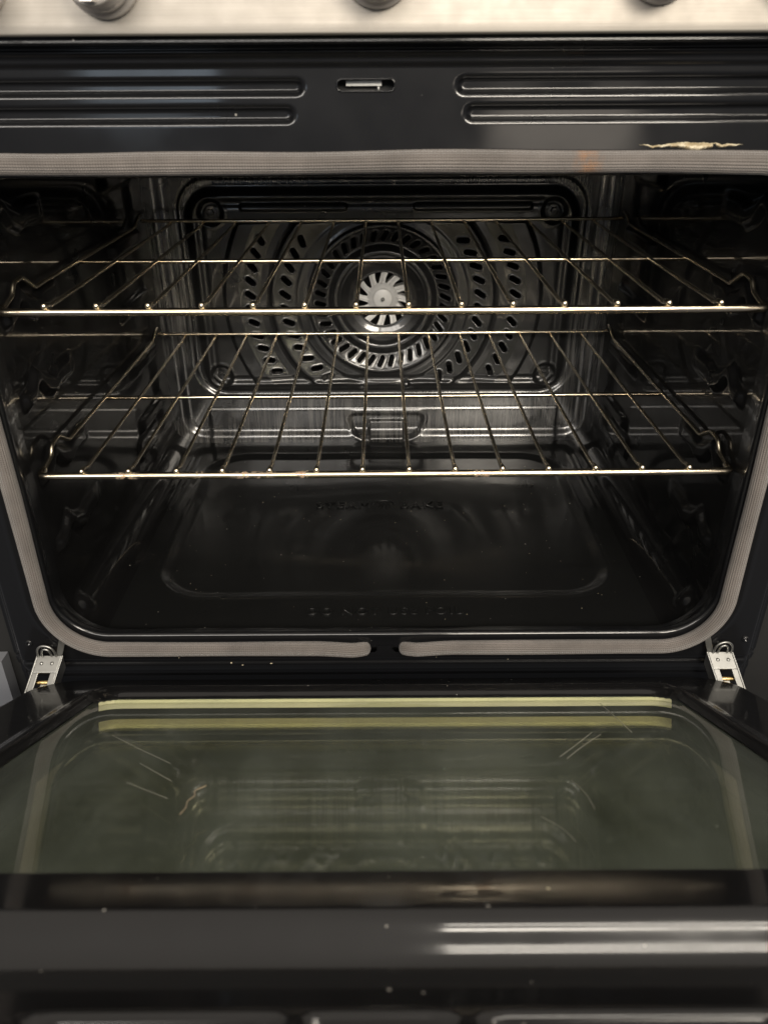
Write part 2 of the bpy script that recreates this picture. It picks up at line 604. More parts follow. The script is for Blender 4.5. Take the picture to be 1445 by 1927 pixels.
# ------------------------------------------------------------------ rounded rectangle path
def rr_path(hx, z0, z1, r, gap, step=0.0035):
    pts = []

    def line(a, b):
        n = max(2, int(math.dist(a, b) / step))
        for k in range(n):
            t = k / n
            pts.append((a[0] + (b[0] - a[0]) * t, a[1] + (b[1] - a[1]) * t))

    def arc(cx, cz, a0, a1):
        n = max(3, int(r * abs(a1 - a0) / step))
        for k in range(n):
            t = a0 + (a1 - a0) * k / n
            pts.append((cx + r * math.cos(t), cz + r * math.sin(t)))
    pi = math.pi
    line((-gap, z0), (-hx + r, z0)); arc(-hx + r, z0 + r, 1.5 * pi, pi)
    line((-hx, z0 + r), (-hx, z1 - r)); arc(-hx + r, z1 - r, pi, 0.5 * pi)
    line((-hx + r, z1), (hx - r, z1)); arc(hx - r, z1 - r, 0.5 * pi, 0)
    line((hx, z1 - r), (hx, z0 + r)); arc(hx - r, z0 + r, 0, -0.5 * pi)
    line((hx - r, z0), (gap, z0)); pts.append((gap, z0))
    return np.array(pts)


# lip of the cavity opening: swept profile, offset measured outwards from the gasket centre line
path = rr_path(GX, GZ0, GZ1, GR, 0.0)[:-1]
T = np.roll(path, -1, 0) - np.roll(path, 1, 0)
T /= np.linalg.norm(T, axis=1)[:, None]
Nn = np.stack([-T[:, 1], T[:, 0]], 1)
ctr = np.array([0, GCZ])
Nn *= np.sign(np.sum(Nn * (path - ctr), 1))[:, None]
bot = np.clip(-Nn[:, 1], 0, 1)
side = np.abs(Nn[:, 0])
prof = []
for (o_side, o_bot, dy) in [(0.003, 0.003, 0.0012), (-0.0040, -0.0050, 0.0010), (-0.0060, -0.0085, 0.0002), (-0.0072, -0.0112, -0.0008),
                            (-0.0083, -0.0132, -0.0006), (-0.0092, -0.0147, 0.0008), (-0.0095, -0.0152, 0.0028), (-0.0092, -0.0149, 0.0050),
                            (-0.0086, -0.0135, 0.0080), (-0.0078, -0.0105, 0.0120), (-0.0070, -0.0050, 0.0180), (-0.0066, -0.0012, 0.0235), (-0.0065, 0.0005, 0.0290)]:
    off = o_side + (o_bot - o_side) * bot
    prof.append(np.stack([path[:, 0] + Nn[:, 0] * off, np.full(len(path), YF + dy), path[:, 1] + Nn[:, 1] * off], 1))
P = np.stack(prof, 0)
part(grid('cavity_lip', P, M_en, closed_v=True, flip=False))

# gasket
gp = rr_path(GX, GZ0, GZ1, GR, 0.0135, 0.0035)
for _ in range(3):      # finer steps at both ends
    gp = np.concatenate([[gp[0], (gp[0] + gp[1]) / 2], gp[1:-1], [(gp[-2] + gp[-1]) / 2, gp[-1]]])
L = np.concatenate([[0], np.cumsum(np.linalg.norm(np.diff(gp, axis=0), axis=1))])
tot = L[-1]
T = np.gradient(gp, axis=0)
T /= np.linalg.norm(T, axis=1)[:, None]
Nn = np.stack([T[:, 1], -T[:, 0]], 1)
Nn *= np.sign(np.sum(Nn * (gp - ctr), 1))[:, None]
# wobble of a soft tube, sagging at the top, sinking into its two holes
wob = 0.0006 * np.sin(L * 13) + 0.0003 * np.sin(L * 37 + 1) + 0.0006 * np.sin(L * 7 + 2)
topm = sm(-0.09, -0.06, gp[:, 1])
wob = wob * (0.35 + 0.65 * topm)
endd = np.minimum(L, tot - L)
dip = sm(0.055, 0.004, endd)
sink = 0.0035 * sm(0.020, 0.0, endd)
capf = np.maximum(np.sqrt(np.clip(1 - (1 - np.clip(endd / 0.0055, 0, 1)) ** 2, 0, 1)), 0.03)
nA = 110
ang = np.linspace(0, 2 * np.pi, nA, endpoint=False)
wid = (0.0071 + 0.0002 * topm + 0.0003 * np.sin(L * 31)) * capf
dep = 0.0062 * capf
P = np.zeros((len(gp), nA, 3))
rib = 1 + 0.026 * np.cos(ang * 22)
for i in range(len(gp)):
    o1 = np.cos(ang) * wid[i] * rib
    o2 = np.sin(ang) * dep[i] * rib
    c = gp[i] + Nn[i] * wob[i]
    P[i, :, 0] = c[0] + Nn[i, 0] * o1
    P[i, :, 2] = c[1] + Nn[i, 1] * o1 - 0.0028 * dip[i]
    P[i, :, 1] = YF - 0.0040 + o2 + sink[i]
uv = np.zeros((len(gp), nA, 2))
uv[:, :, 0] = L[:, None]
uv[:, :, 1] = (ang * 0.0075)[None, :]
# close the seam with a duplicated row so the weave has no jump
P = np.concatenate([P, P[:, :1]], 1)
uv = np.concatenate([uv, np.full((len(gp), 1, 2), 0.0)], 1)
uv[:, -1, 0] = L
uv[:, -1, 1] = 2 * np.pi * 0.0075
part(grid('door_gasket', P, M_gasket, uvs=uv.reshape(-1, 2)), label='grey-brown braided rope gasket around the cavity opening')

# ------------------------------------------------------------------ cavity shell
RC = 0.030
ZT = -0.036
ys = np.arange(YF + 0.029, YB + 0.001, 0.002)
RACKZ = (-0.158, -0.303)


def wall_emboss(y, z):
    h = np.zeros_like(y)
    for k, zr in enumerate((-0.0855, -0.158, -0.2305, -0.303, -0.3755)):
        bumpc = 0.014 * np.exp(-((y - 0.668) / 0.011) ** 2) - 0.004 * np.exp(-((y - 0.700) / 0.008) ** 2)
        cz = zr - 0.0135 + bumpc
        hh = 0.0085 - 0.002 * sm(0.69, 0.66, y)
        d = np.abs(z - cz) - hh
        endm = sm(0.632, 0.642, y) * sm(0.765, 0.735, y) + sm(0.915, 0.940, y) * sm(1.045, 1.030, y)
        h += 0.0060 * sm(0.0035, -0.0035, d) * endm
    # upright flat pads stamped into the wall
    for yc in (0.95,):
        d = rr(y, z, yc, -0.415, 0.045 if yc > 0.7 else 0.012, 0.014, 0.010)
        h += 0.004 * sm(0.003, -0.003, d)
    return h


def floor_emboss(x, y):
    d = rr(x, y, 0, 0.858, 0.246, 0.176, 0.055)
    h = -0.0034 * sm(0.005, -0.010, d)
    h += 0.0008 * np.exp(-((d - 0.004) / 0.003) ** 2)
    # long stamped ribs beside the basin
    for sx in (-1, 1):
        for k, xo in enumerate((0.268, 0.276, 0.284)):
            dd = np.abs(x - sx * xo)
            h += 0.0012 * np.exp(-(dd / 0.0018) ** 2) * sm(0.86, 0.88, y) * sm(1.04, 1.02, y)
    # gentle dents, as in thin pressed sheet
    h += 0.0005 * np.sin(x * 17 + 1) * np.sin(y * 21) + 0.0003 * np.sin(x * 43 + y * 9)
    return h


zw = np.arange(ZT, FZ + RC, -0.0018)
secs = {}
# left wall incl. corner arc and a strip of floor
for s, nm in ((-1, 'cavity_side_wall'), (1, 'cavity_side_wall')):
    rows = []
    nrm = []
    for z in zw:
        rows.append((s * WX, z)); nrm.append((-s, 0.0))
    for t in np.linspace(0, math.pi / 2, 16):
        rows.append((s * (WX - RC + RC * math.cos(t)), FZ + RC - RC * math.sin(t)))
        nrm.append((-s * math.cos(t), math.sin(t)))
    for x in np.linspace(WX - RC - 0.002, WX - RC - 0.006, 3):
        rows.append((s * x, FZ)); nrm.append((0, 1.0))
    rows = np.array(rows); nrm = np.array(nrm)
    Yg, I = np.meshgrid(ys, np.arange(len(rows)), indexing='ij')
    Zg = rows[I][..., 1]
    Xg = rows[I][..., 0]
    h = wall_emboss(Yg, Zg) * sm(FZ + RC * 0.2, FZ + RC * 1.2, Zg)
    h += np.where(np.abs(Xg) < WX - RC + 1e-4, floor_emboss(Xg, Yg), 0)
    # round stamped button low in each front corner
    dd = np.sqrt((Yg - 0.652) ** 2 + (Zg + 0.462) ** 2 + (np.abs(Xg) - 0.304) ** 2)
    h += 0.006 * sm(0.014, 0.004, dd)
    Nv = nrm[I]
    P = np.stack([Xg + Nv[..., 0] * h, Yg, Zg + Nv[..., 1] * h], -1)
    part(grid(nm, P, M_wall, flip=(s > 0)))

xf = np.arange(-(WX - RC - 0.006), WX - RC - 0.006 + 0.001, 0.002)
Xg, Yg = np.meshgrid(xf, ys, indexing='ij')
P = np.stack([Xg, Yg, FZ + floor_emboss(Xg, Yg)], -1)
floor = part(grid('cavity_floor', P, M_floor))
part(link('cavity_ceiling', box_mesh('cavity_ceiling', -WX, WX, YF + 0.012, YB, ZT, ZT + 0.004), M_wall))


# ------------------------------------------------------------------ lettering stamped on the floor
def lettering(body, x, y, size, z, spacing=1.0):
    cu = bpy.data.curves.new('txt', 'FONT')
    cu.body = body
    cu.size = size
    cu.extrude = 0.0008
    cu.bevel_depth = 0.00035
    cu.bevel_resolution = 1
    cu.space_character = spacing
    cu.align_x = 'CENTER'
    cu.align_y = 'CENTER'
    t = bpy.data.objects.new('txt', cu)
    col.objects.link(t)
    bpy.context.view_layer.update()
    me = bpy.data.meshes.new_from_object(t.evaluated_get(bpy.context.evaluated_depsgraph_get()))
    bpy.data.objects.remove(t)
    o = link('stamped_lettering', me, M_floor)
    o.parent = floor
    o.location = (x, y, z)
    o['label'] = 'stamped words ' + body
    return o


floor_world = Vector((0, 0, 0))
lettering('STEAM', -0.052, 0.884, 0.0215, FZ - 0.0026, 1.15)
lettering('BAKE', 0.048, 0.884, 0.0215, FZ - 0.0026, 1.15)
lettering('DO NOT USE FOIL', 0.0, 0.6495, 0.0165, FZ + 0.0006, 1.2)
# steam mark between the two words
mk = []
for r_, a0, a1 in ((0.0125, 15, 165),):
    mk.append([(r_ * math.cos(R(a)), 0.886 + 0.62 * r_ * math.sin(R(a)) + 0.003, FZ - 0.0026) for a in np.linspace(a0, a1, 24)])
for xo in (-0.005, 0, 0.005):
    mk.append([(xo + 0.0013 * math.sin(k * 1.1), 0.877 + k * 0.0014, FZ - 0.0026) for k in range(10)])
for sx in (-1, 1):
    mk.append([(sx * (0.012 + 0.0006 * k), 0.8915 - 0.0012 * k, FZ - 0.0026) for k in range(4)])
for pts in mk:
    o = link('stamped_steam_mark', tube_mesh('stamped_steam_mark', pts, 0.0011, 8), M_floor)
    o.parent = floor

# ------------------------------------------------------------------ back wall
xb = np.concatenate([np.arange(-WX - 0.002, WX + 0.002, 0.002), [WX + 0.002]])
zb = np.arange(-0.49, ZT + 0.001, 0.0018)
X, Z = np.meshgrid(xb, zb, indexing='ij')
d = rr(X, Z, 0, -0.22, 0.298, 0.2505, 0.030)
H = 0.0068 * sm(-0.0135, 0.0015, d)
d2 = rr(X, Z, 0, -0.22, 0.281, 0.233, 0.022)
# pressed recess that frames the fan cover
d = rr(X, Z, 0, -0.2575, 0.272, 0.151, 0.045)
H -= 0.004 * sm(0.002, -0.006, d)
# step low on the wall
H += 0.0018 * sm(-0.4255, -0.4285, Z) * sm(0.262, 0.255, np.abs(X))
# pull recess under the fan cover
tap = 1 + (Z + 0.4535) * 7.0
dt = rr((X - 0.004) / tap, Z, 0, -0.4540, 0.0540, 0.0195, 0.014)
H += -0.0060 * sm(0.0005, -0.0050, dt) + 0.0012 * np.exp(-((dt - 0.002) / 0.0022) ** 2)
db = rr(X, Z, 0.0045, -0.4600, 0.0270, 0.0140, 0.003)
H += 0.0050 * sm(0.0010, -0.0025, db)
P = np.stack([X, YB - H, Z], -1)
xc = 0.5 * (X[:-1, :-1] + X[1:, :-1])
zc = 0.5 * (Z[:-1, :-1] + Z[:-1, 1:])
keep = ~((np.abs(xc) < 0.225) & (zc > -0.372) & (zc < -0.142))
part(grid('cavity_back_wall', P, M_back, keep=keep, flip=True))
me = box_mesh('fan_chamber', -0.232, 0.232, YB + 0.004, YB + 0.05, -0.378, -0.136)
part(link('fan_chamber', me, M_dark))
me.flip_normals()
# open the chamber towards the cover
import bmesh
bm = bmesh.new(); bm.from_mesh(me)
bm.faces.ensure_lookup_table()
f = min(bm.faces, key=lambda f: f.calc_center_median().y)
bmesh.ops.delete(bm, geom=[f], context='FACES_ONLY')
bm.to_mesh(me); bm.free()

# ------------------------------------------------------------------ fan cover
FCX, FCZ = 0.0, -0.2655
step = 0.00095
xc1 = np.arange(-0.2620, 0.2621, step)
zc1 = np.arange(-0.4000, -0.1145, step)
X, Z = np.meshgrid(xc1, zc1, indexing='ij')
dx, dz = X - FCX, Z - FCZ
r = np.hypot(dx, dz) * 1000
rad = np.array([0, 36, 37.5, 40, 47, 57, 61, 64, 67, 71, 74, 76, 95, 97.5, 100, 103, 108, 113, 116, 119, 121, 146, 148, 151, 154, 159, 163, 166, 168, 193, 195, 198, 212, 214, 218, 400], float)
hts = np.array([-11, -11, -12, -11.5, -9, -4, 0.5, 1.5, 1, -3, -5.5, -6, 2.5, 4, 4, 2, 1.2, 1.2, 1.2, 0.2, 0, 5.5, 6, 5.5, 2, 0.5, 0.5, 0.5, 0.5, 6.0, 6.6, 6.6, 7.0, 6, 0, 0], float)
rfine = np.arange(0, 400, 0.25)
hf = np.interp(rfine, rad, hts)
ker = np.hanning(9); ker /= ker.sum()
hf = np.convolve(np.pad(hf, 4, mode='edge'), ker, 'valid')
Hr = np.interp(r, rfine, hf) * 0.001
inner = sm(0.1060, 0.1010, r / 1000)
clip = sm(0.106, 0.1015, dz) * sm(-0.120, -0.1155, dz)
H = Hr * np.maximum(inner, clip)
base = rr(X, Z, 0, -0.2575, 0.2605, 0.1405, 0.040)
H += -0.005 * sm(-0.012, -0.001, base)                  # rolled rim
H += 0.0022 * np.exp(-((base + 0.014) / 0.004) ** 2)
H -= 0.0015 * np.exp(-((base + 0.022) / 0.004) ** 2)
for (bx, bz) in ((-0.2235, -0.150), (0.2235, -0.150), (-0.2320, -0.3720), (0.2320, -0.3720)):
    rb = np.hypot(X - bx, Z - bz)
    H += -0.0045 * sm(0.0175, 0.0115, rb) + 0.0008 * np.exp(-((rb - 0.0185) / 0.0022) ** 2)
for (x0, x1) in ((-0.185, -0.045), (0.040, 0.195)):
    dgv = rr(X, Z, (x0 + x1) / 2, -0.1435, (x1 - x0) / 2, 0.0050, 0.0049)
    H += 0.003 * sm(0.0015, -0.003, dgv)
# slots
holes = np.zeros_like(X, bool)
rim = np.zeros_like(X)
slots = []
for k in range(38):                                     # inner ring
    slots.append((85.5, 2 * math.pi * (k + 0.3) / 38, 16.0, 6.2, -0.42))
for rc_, n, ln in ((133.0, 44, 17.0), (180.5, 60, 16.0)):
    for k in range(n):
        slots.append((rc_, 2 * math.pi * (k + 0.5) / n, ln, 7.4, -0.62))
for (rc_, th, ln, w, tw) in slots:
    cx = rc_ / 1000 * math.cos(th); cz = rc_ / 1000 * math.sin(th)
    if rc_ > 100 and not (-0.107 < cz < 0.093):
        continue
    ax = th + tw                                         # slots lean off the radius
    ux, uz = math.cos(ax), math.sin(ax)
    sel = (np.abs(dx - cx) < 0.012) & (np.abs(dz - cz) < 0.012)
    a = (dx - cx) * ux + (dz - cz) * uz
    b = -(dx - cx) * uz + (dz - cz) * ux
    q = np.hypot(np.maximum(np.abs(a) - (ln - w) / 2000, 0), b) - w / 2000
    holes |= sel & (q < 0)
    rim += np.where(sel, 0.0007 * np.exp(-((q - 0.0008) / 0.0007) ** 2) - 0.0012 * sm(0.0003, -0.0006, q), 0)
H += rim
P = np.stack([X, 1.0750 - H, Z], -1)
hc = holes[:-1, :-1].astype(int) + holes[1:, :-1] + holes[:-1, 1:] + holes[1:, 1:]
rcell = 0.25 * (r[:-1, :-1] + r[1:, :-1] + r[:-1, 1:] + r[1:, 1:])
bcell = 0.25 * (base[:-1, :-1] + base[1:, :-1] + base[:-1, 1:] + base[1:, 1:])
keep = (hc < 3) & (rcell > 37.2) & (bcell < 0)
cover = part(grid('fan_cover', P, M_cover, keep=keep, flip=True), label='black pressed fan cover with rings of slots')
for (bx, bz) in ((-0.2235, -0.150), (0.2235, -0.150), (-0.2320, -0.3720), (0.2320, -0.3720)):
    me = lathe_mesh('bolt', [(0.0001, -0.0052), (0.0040, -0.0050), (0.0046, -0.0042), (0.0048, 0.0), (0.0085, 0.0002), (0.0088, 0.0014)], 6,
                    lambda a, b, h, bx=bx, bz=bz: (bx + a, 1.0785 + h, bz + b))
    for p in me.polygons: p.use_smooth = False
    o = link('bolt', me, M_cover); o.parent = cover
me = lathe_mesh('thermostat_clip', [(0.0001, -0.0075), (0.0035, -0.007), (0.0060, -0.004), (0.0068, 0.0)], 16,
                lambda a, b, h: (0.033 + a, 1.0745 + h, -0.384 + b))
o = link('thermostat_clip', me, M_cover); o.parent = cover
# rim of the fan opening
me = tube_mesh('fan_opening_rim', [(FCX + 0.0376 * math.cos(t), 1.0868, FCZ + 0.0376 * math.sin(t)) for t in np.linspace(0, 2 * math.pi, 65)], 0.0011, 8, False)
o = link('fan_opening_rim', me, M_cover); o.parent = cover

# ------------------------------------------------------------------ fan
YFAN = 1.0915
fan = empty('convection_fan', (FCX, YFAN, FCZ))
part(fan, label='pale metal twelve-blade convection fan')
to3 = lambda a, b, h: (a, h, b)
me = lathe_mesh('fan_hub', [(0.0001, -0.0050), (0.0115, -0.0046), (0.0135, -0.0040), (0.0142, -0.0026), (0.0150, -0.0014), (0.0215, -0.0012), (0.0218, 0.0004)], 48, to3)
link('fan_hub', me, M_fan, fan)
me = lathe_mesh('fan_nut', [(0.0001, -0.0115), (0.0018, -0.0113), (0.0022, -0.0100), (0.0024, -0.0050)], 12, to3)
link('fan_nut', me, M_zinc, fan)
nb = 12
ol = [(0.0185, -0.0052), (0.027, -0.0072), (0.034, -0.0112), (0.0415, -0.0158), (0.0480, -0.0195), (0.0510, -0.0105), (0.040, -0.0055), (0.030, -0.0012), (0.0185, 0.0046)]
bl_me = extrude_poly('fan_blade', ol, 0.0012, lambda a, b, h: (a, -0.0012 + h, b))
rib_me = tube_mesh('blade_rib', [(0.0205, -0.0016, -0.0005), (0.030, -0.0018, -0.0035), (0.0440, -0.0016, -0.0115)], 0.0012, 8)
fin_me = extrude_poly('blade_fin', [(0.0200, 0.0), (0.046, 0.0), (0.048, 0.016), (0.022, 0.016)], 0.0009,
                      lambda a, b, h: (a, b, 0.0035 - (a - 0.0185) * 0.42 + h))
for k in range(nb):
    t = 2 * math.pi * (k + 0.2) / nb
    b = link('fan_blade', bl_me, M_fan, fan)
    b.rotation_euler = (0, -t, 0)
    for m_ in (rib_me, fin_me):
        o = link(m_.name.split('.')[0], m_, M_fan, fan)
        o.rotation_euler = (0, -t, 0)

# ------------------------------------------------------------------ racks
NW = 14
PITCH = 0.04117


def make_rack(zr, x_off, skew, rusty, label):
    rk = empty('oven_rack', (x_off, 0.83, zr))
    rk.rotation_euler = (0, 0, skew)
    tag(rk, label, 'oven rack', 'chromed oven racks in the cavity')
    O = np.array([0, 0.83, 0])
    mf = M_chrome
    hw = 0.3070
    yf = 0.621 - 0.83
    yb = 1.040 - 0.83

    def tube(name, pts, r_, sides=12, mat=mf, rr_=0.006):
        return link(name, tube_mesh(name, smooth_path(pts, rr_), r_, sides), mat, rk)
    # front bar with turned-back ends
    tube('front_bar', [(-hw, yf + 0.012, -0.0020), (-hw + 0.001, yf, -0.0028), (-0.1, yf, -0.0030), (0.1, yf, -0.0030), (hw - 0.001, yf, -0.0028), (hw, yf + 0.012, -0.0020)], 0.0033, 14, M_chrome_rust if rusty else M_chrome, rr_=0.007)
    for s in (-1, 1):
        x = s * (hw - 0.002)
        tube('side_rail', [(s * hw, yf + 0.004, -0.0042), (x, 0.648 - 0.83, 0.004), (x, 0.655 - 0.83, 0.0125), (x, 0.672 - 0.83, 0.0140), (x, 0.694 - 0.83, 0.0005),
                           (x, 0.715 - 0.83, 0.0010), (x, 0.98 - 0.83, 0.0005), (x, 1.010 - 0.83, 0.0010), (x, 1.028 - 0.83, 0.0095), (x, yb + 0.002, 0.0110)],
             0.0020, 10, M_wire, 0.004)
    tube('middle_bar', [(-hw + 0.003, 0.812 - 0.83, -0.0014), (-0.1, 0.812 - 0.83, -0.0016), (0.1, 0.812 - 0.83, -0.0016), (hw - 0.003, 0.812 - 0.83, -0.0014)], 0.0023)
    tube('back_bar', [(-hw + 0.003, yb, 0.0035), (-0.1, yb, 0.0030), (0.1, yb, 0.0030), (hw - 0.003, yb, 0.0035)], 0.0023)
    n = 15
    yy = np.linspace(yf - 0.0042, yb - 0.001, n)
    pts = [(0, y, 0.0002) for y in yy]
    pts = [(0, yf - 0.0022, 0.0026), (0, yf + 0.006, 0.0020)] + [(0, y, 0.0) for y in np.linspace(yf + 0.01, yb - 0.001, 12)]
    rads = [0.0026, 0.0021] + [0.0018] * 12
    wme = tube_mesh('cross_wire', pts, rads, 10)
    for k in range(NW):
        w = link('cross_wire', wme, M_wire, rk)
        w.location = ((k - (NW - 1) / 2) * PITCH + rnd.uniform(-0.0006, 0.0006), 0, 0)
        w.rotation_euler = (0, 0, rnd.uniform(-0.0015, 0.0015))
    return rk


make_rack(RACKZ[0], 0.0, 0.0, False, 'upper chromed wire oven rack, level with the fan')
make_rack(RACKZ[1], 0.001, 0.004, True, 'lower chromed wire oven rack with rust spots on its front bar')

# ------------------------------------------------------------------ control panel and knobs
pr = [(0.612, 0.0285), (0.585, 0.0248), (0.5672, 0.0246), (0.5660, 0.0256), (0.5660, 0.030), (0.5685, 0.060), (0.578, 0.150), (0.62, 0.160)]
pr = [(y, z) for _, y, z in smooth_path([(0, a, b) for a, b in pr], 0.0006, 3)]
xs = np.linspace(-0.378, 0.378, 60)
P = np.array([[(x, y, z) for (y, z) in pr] for x in xs])
panel = part(grid('control_panel', P, M_steel, flip=False), label='brushed steel control panel above the vents')


def knob(x, z, r_):
    prof = [(0.0001, -0.0330), (r_ * 0.70, -0.0328), (r_ * 0.86, -0.0318), (r_ * 0.90, -0.029), (r_ * 0.92, -0.0155), (r_ * 0.98, -0.0140), (r_ * 1.0, -0.0125),
            (r_ * 1.0, -0.0105), (r_ * 0.96, -0.0090), (r_ * 1.12, -0.0070), (r_ * 1.14, -0.0045), (r_ * 1.14, 0.004)]
    me = lathe_mesh('knob', prof, 56, lambda a, b, h: (x + a, 0.5675 + h, z + b))
    o = link('knob', me, M_knob); o.parent = panel
    gm = box_mesh('knob_grip', x - 0.0035, x + 0.0035, 0.5675 - 0.040, 0.5675 - 0.032, z - r_ * 0.8, z + r_ * 0.8)
    # grips are third-level pieces of the panel too
    o2 = link('knob_grip', gm, M_knob); o2.parent = panel


for x, z, r_ in ((-0.2475, 0.0540, 0.0185), (-0.1675, 0.0560, 0.0200), (-0.0020, 0.0605, 0.0200), (0.1690, 0.0615, 0.0195), (0.2520, 0.0640, 0.0190)):
    knob(x, z, r_)

# ------------------------------------------------------------------ door (tilted up, two thirds open)
TILT = R(28.0)
HY, HZ = 0.586, -0.509
door = empty('oven_door')
door.location = (0, HY, HZ)
# local axes: x, s (away from the hinge), h (towards the cavity)
Md = Matrix(((1, 0, 0), (0, -math.cos(TILT), math.sin(TILT)), (0, math.sin(TILT), math.cos(TILT))))
# right-handed frame: use y = -s
Md = Matrix(((1, 0, 0), (0, math.cos(TILT), math.sin(TILT)), (0, -math.sin(TILT), math.cos(TILT))))
door.rotation_euler = Md.to_euler()
part(door, label='black oven door lowered part way, with a greenish glass window')


def D(x, s, h):
    return (x, -s, h)


PX, PS0, PS1, PR = 0.266, 0.066, 0.461, 0.034      # plateau
WXg, WS0, WS1 = 0.2445, 0.0980, 0.412                # window
PH = 0.0105
xs = np.concatenate([np.arange(-0.374, -0.25, 0.0014), np.arange(-0.25, 0.25, 0.004), np.arange(0.25, 0.3741, 0.0014)])
ss = np.concatenate([np.arange(0.0, 0.12, 0.0011), np.arange(0.12, 0.40, 0.004), np.arange(0.40, 0.56, 0.0012)])
X, S = np.meshgrid(xs, ss, indexing='ij')
d = rr(X, S, 0, (PS0 + PS1) / 2, PX, (PS1 - PS0) / 2, PR)
flr = -0.006 * sm(0.38, 0.46, S)
wdt = 0.010 - 0.009 * sm(0.36, 0.44, S)
H = flr + (PH - flr) * sm(0, 1, (wdt - d) / (wdt + 0.0135))
H += 0.0030 * np.exp(-((d + 0.0215) / 0.0036) ** 2) * sm(0.35, 0.2, S)
dw = rr(X, S, 0, (WS0 + WS1) / 2, WXg, (WS1 - WS0) / 2, 0.022)
H -= 0.0055 * sm(0.0055, -0.0005, dw)
do = rr(X, S, 0, 0.30, 0.340, 0.308, 0.058)
H -= 0.016 * sm(-0.016, 0.002, do) + 0.010 * sm(0.0, 0.012, do)                       # rolled outer edge
for (x0, x1) in ((-0.1235, -0.0355), (-0.0290, 0.0235), (0.0330, 0.140)):
    dsl = rr(X, S, (x0 + x1) / 2, 0.4955, (x1 - x0) / 2, 0.0070, 0.0050)
    H += -0.006 * sm(0.0008, -0.0022, dsl) + 0.0011 * np.exp(-((dsl - 0.0016) / 0.0012) ** 2)
P = np.stack([X, -S, H], -1)
xc = 0.25 * (X[:-1, :-1] + X[1:, :-1] + X[:-1, 1:] + X[1:, 1:])
sc = 0.25 * (S[:-1, :-1] + S[1:, :-1] + S[:-1, 1:] + S[1:, 1:])
keep = (rr(xc, sc, 0, (WS0 + WS1) / 2, WXg, (WS1 - WS0) / 2, 0.022) > -0.0035) & (sc > -1)
grid('door_liner', P, M_door, door, keep=keep, flip=True)


def pane(name, x, s0, s1, h, th, mat):
    me = box_mesh(name, -x, x, -s1, -s0, h - th, h)
    return link(name, me, mat, door)


pane('window_pane', WXg - 0.0020, WS0 + 0.002, WS1 - 0.002, PH - 0.0050, 0.0035, M_glass)
pane('window_pane', WXg + 0.004, WS0 - 0.006, WS1 + 0.006, PH - 0.0180, 0.0035, M_glass2)
# channel round the window, dark back, outer skin
ch = []
wp = rr_path(WXg - 0.0010, WS0 + 0.001, WS1 - 0.001, 0.021, 0.0, 0.006)[:-1]
P = np.array([[(a, -b, hh) for a, b in wp] for hh in (PH - 0.0056, PH - 0.010, PH - 0.0135)])
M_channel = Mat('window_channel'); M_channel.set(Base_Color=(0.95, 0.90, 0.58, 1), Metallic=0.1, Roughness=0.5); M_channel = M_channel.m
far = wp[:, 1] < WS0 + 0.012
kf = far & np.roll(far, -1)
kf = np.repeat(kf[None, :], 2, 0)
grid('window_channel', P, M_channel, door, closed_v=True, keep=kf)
grid('window_spacer', P, M_dark, door, closed_v=True, keep=~kf)
P = np.array([[(a, -b, hh) for a, b in wp] for hh in (PH - 0.0136, PH - 0.016, PH - 0.030, PH - 0.0455)])
grid('window_spacer', P, M_dark, door, closed_v=True)
M_outer = Mat('door_outer_glass'); M_outer.set(Base_Color=(0.055, 0.060, 0.046, 1), Roughness=0.35); M_outer = M_outer.m
link('door_outer_glass', box_mesh('door_outer_glass', -0.372, 0.372, -0.556, -0.010, -0.046, -0.036), M_outer, door)
for s in (-1, 1):
    link('door_side', box_mesh('door_side', min(s * 0.366, s * 0.371), max(s * 0.366, s * 0.371), -0.55, -0.02, -0.0358, -0.027), M_door, door)

# scratches on the window, and a reflected glint drawn as a pale line
M_scr = Mat('scratch_pale'); M_scr.set(Base_Color=(0.30, 0.29, 0.24, 1), Roughness=0.6); M_scr = M_scr.m
M_glint = Mat('glint_line'); M_glint.set(Base_Color=(0.42, 0.33, 0.22, 1), Roughness=0.35); M_glint = M_glint.m  # pale colour stands in for a reflected highlight
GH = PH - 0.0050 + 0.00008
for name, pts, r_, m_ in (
        ('scratch', [(0.1134, 0.2531), (0.1300, 0.2290), (0.1477, 0.2015)], 0.00016, M_scr),
        ('scratch', [(0.1170, 0.2570), (0.1340, 0.2310), (0.1530, 0.2060)], 0.00016, M_scr),
        ('scratch', [(0.1752, 0.1226), (0.1762, 0.1600), (0.1763, 0.2015)], 0.00022, M_scr),
        ('scratch', [(0.1105, 0.2950), (0.1140, 0.3150), (0.1130, 0.3380)], 0.00014, M_scr),
        ('scratch', [(0.0820, 0.3480), (0.0900, 0.3620), (0.0930, 0.3780)], 0.00012, M_scr),
        ('scratch', [(-0.1950, 0.2020), (-0.1660, 0.2330), (-0.1370, 0.2620)], 0.00010, M_scr),
        ('scratch', [(-0.1570, 0.2610), (-0.1390, 0.2810), (-0.1280, 0.2930)], 0.00012, M_scr),
        ('scratch', [(-0.1540, 0.2950), (-0.1380, 0.3080), (-0.1230, 0.3200)], 0.00010, M_scr),
        ('glint_line', [(-0.1055, 0.3010), (-0.1110, 0.3090), (-0.1080, 0.3160), (-0.1110, 0.3240), (-0.1090, 0.3330), (-0.1100, 0.3420)], 0.00028, M_glint)):
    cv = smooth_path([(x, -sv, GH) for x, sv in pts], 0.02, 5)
    link(name, tube_mesh(name, cv, r_, 6), m_, door)

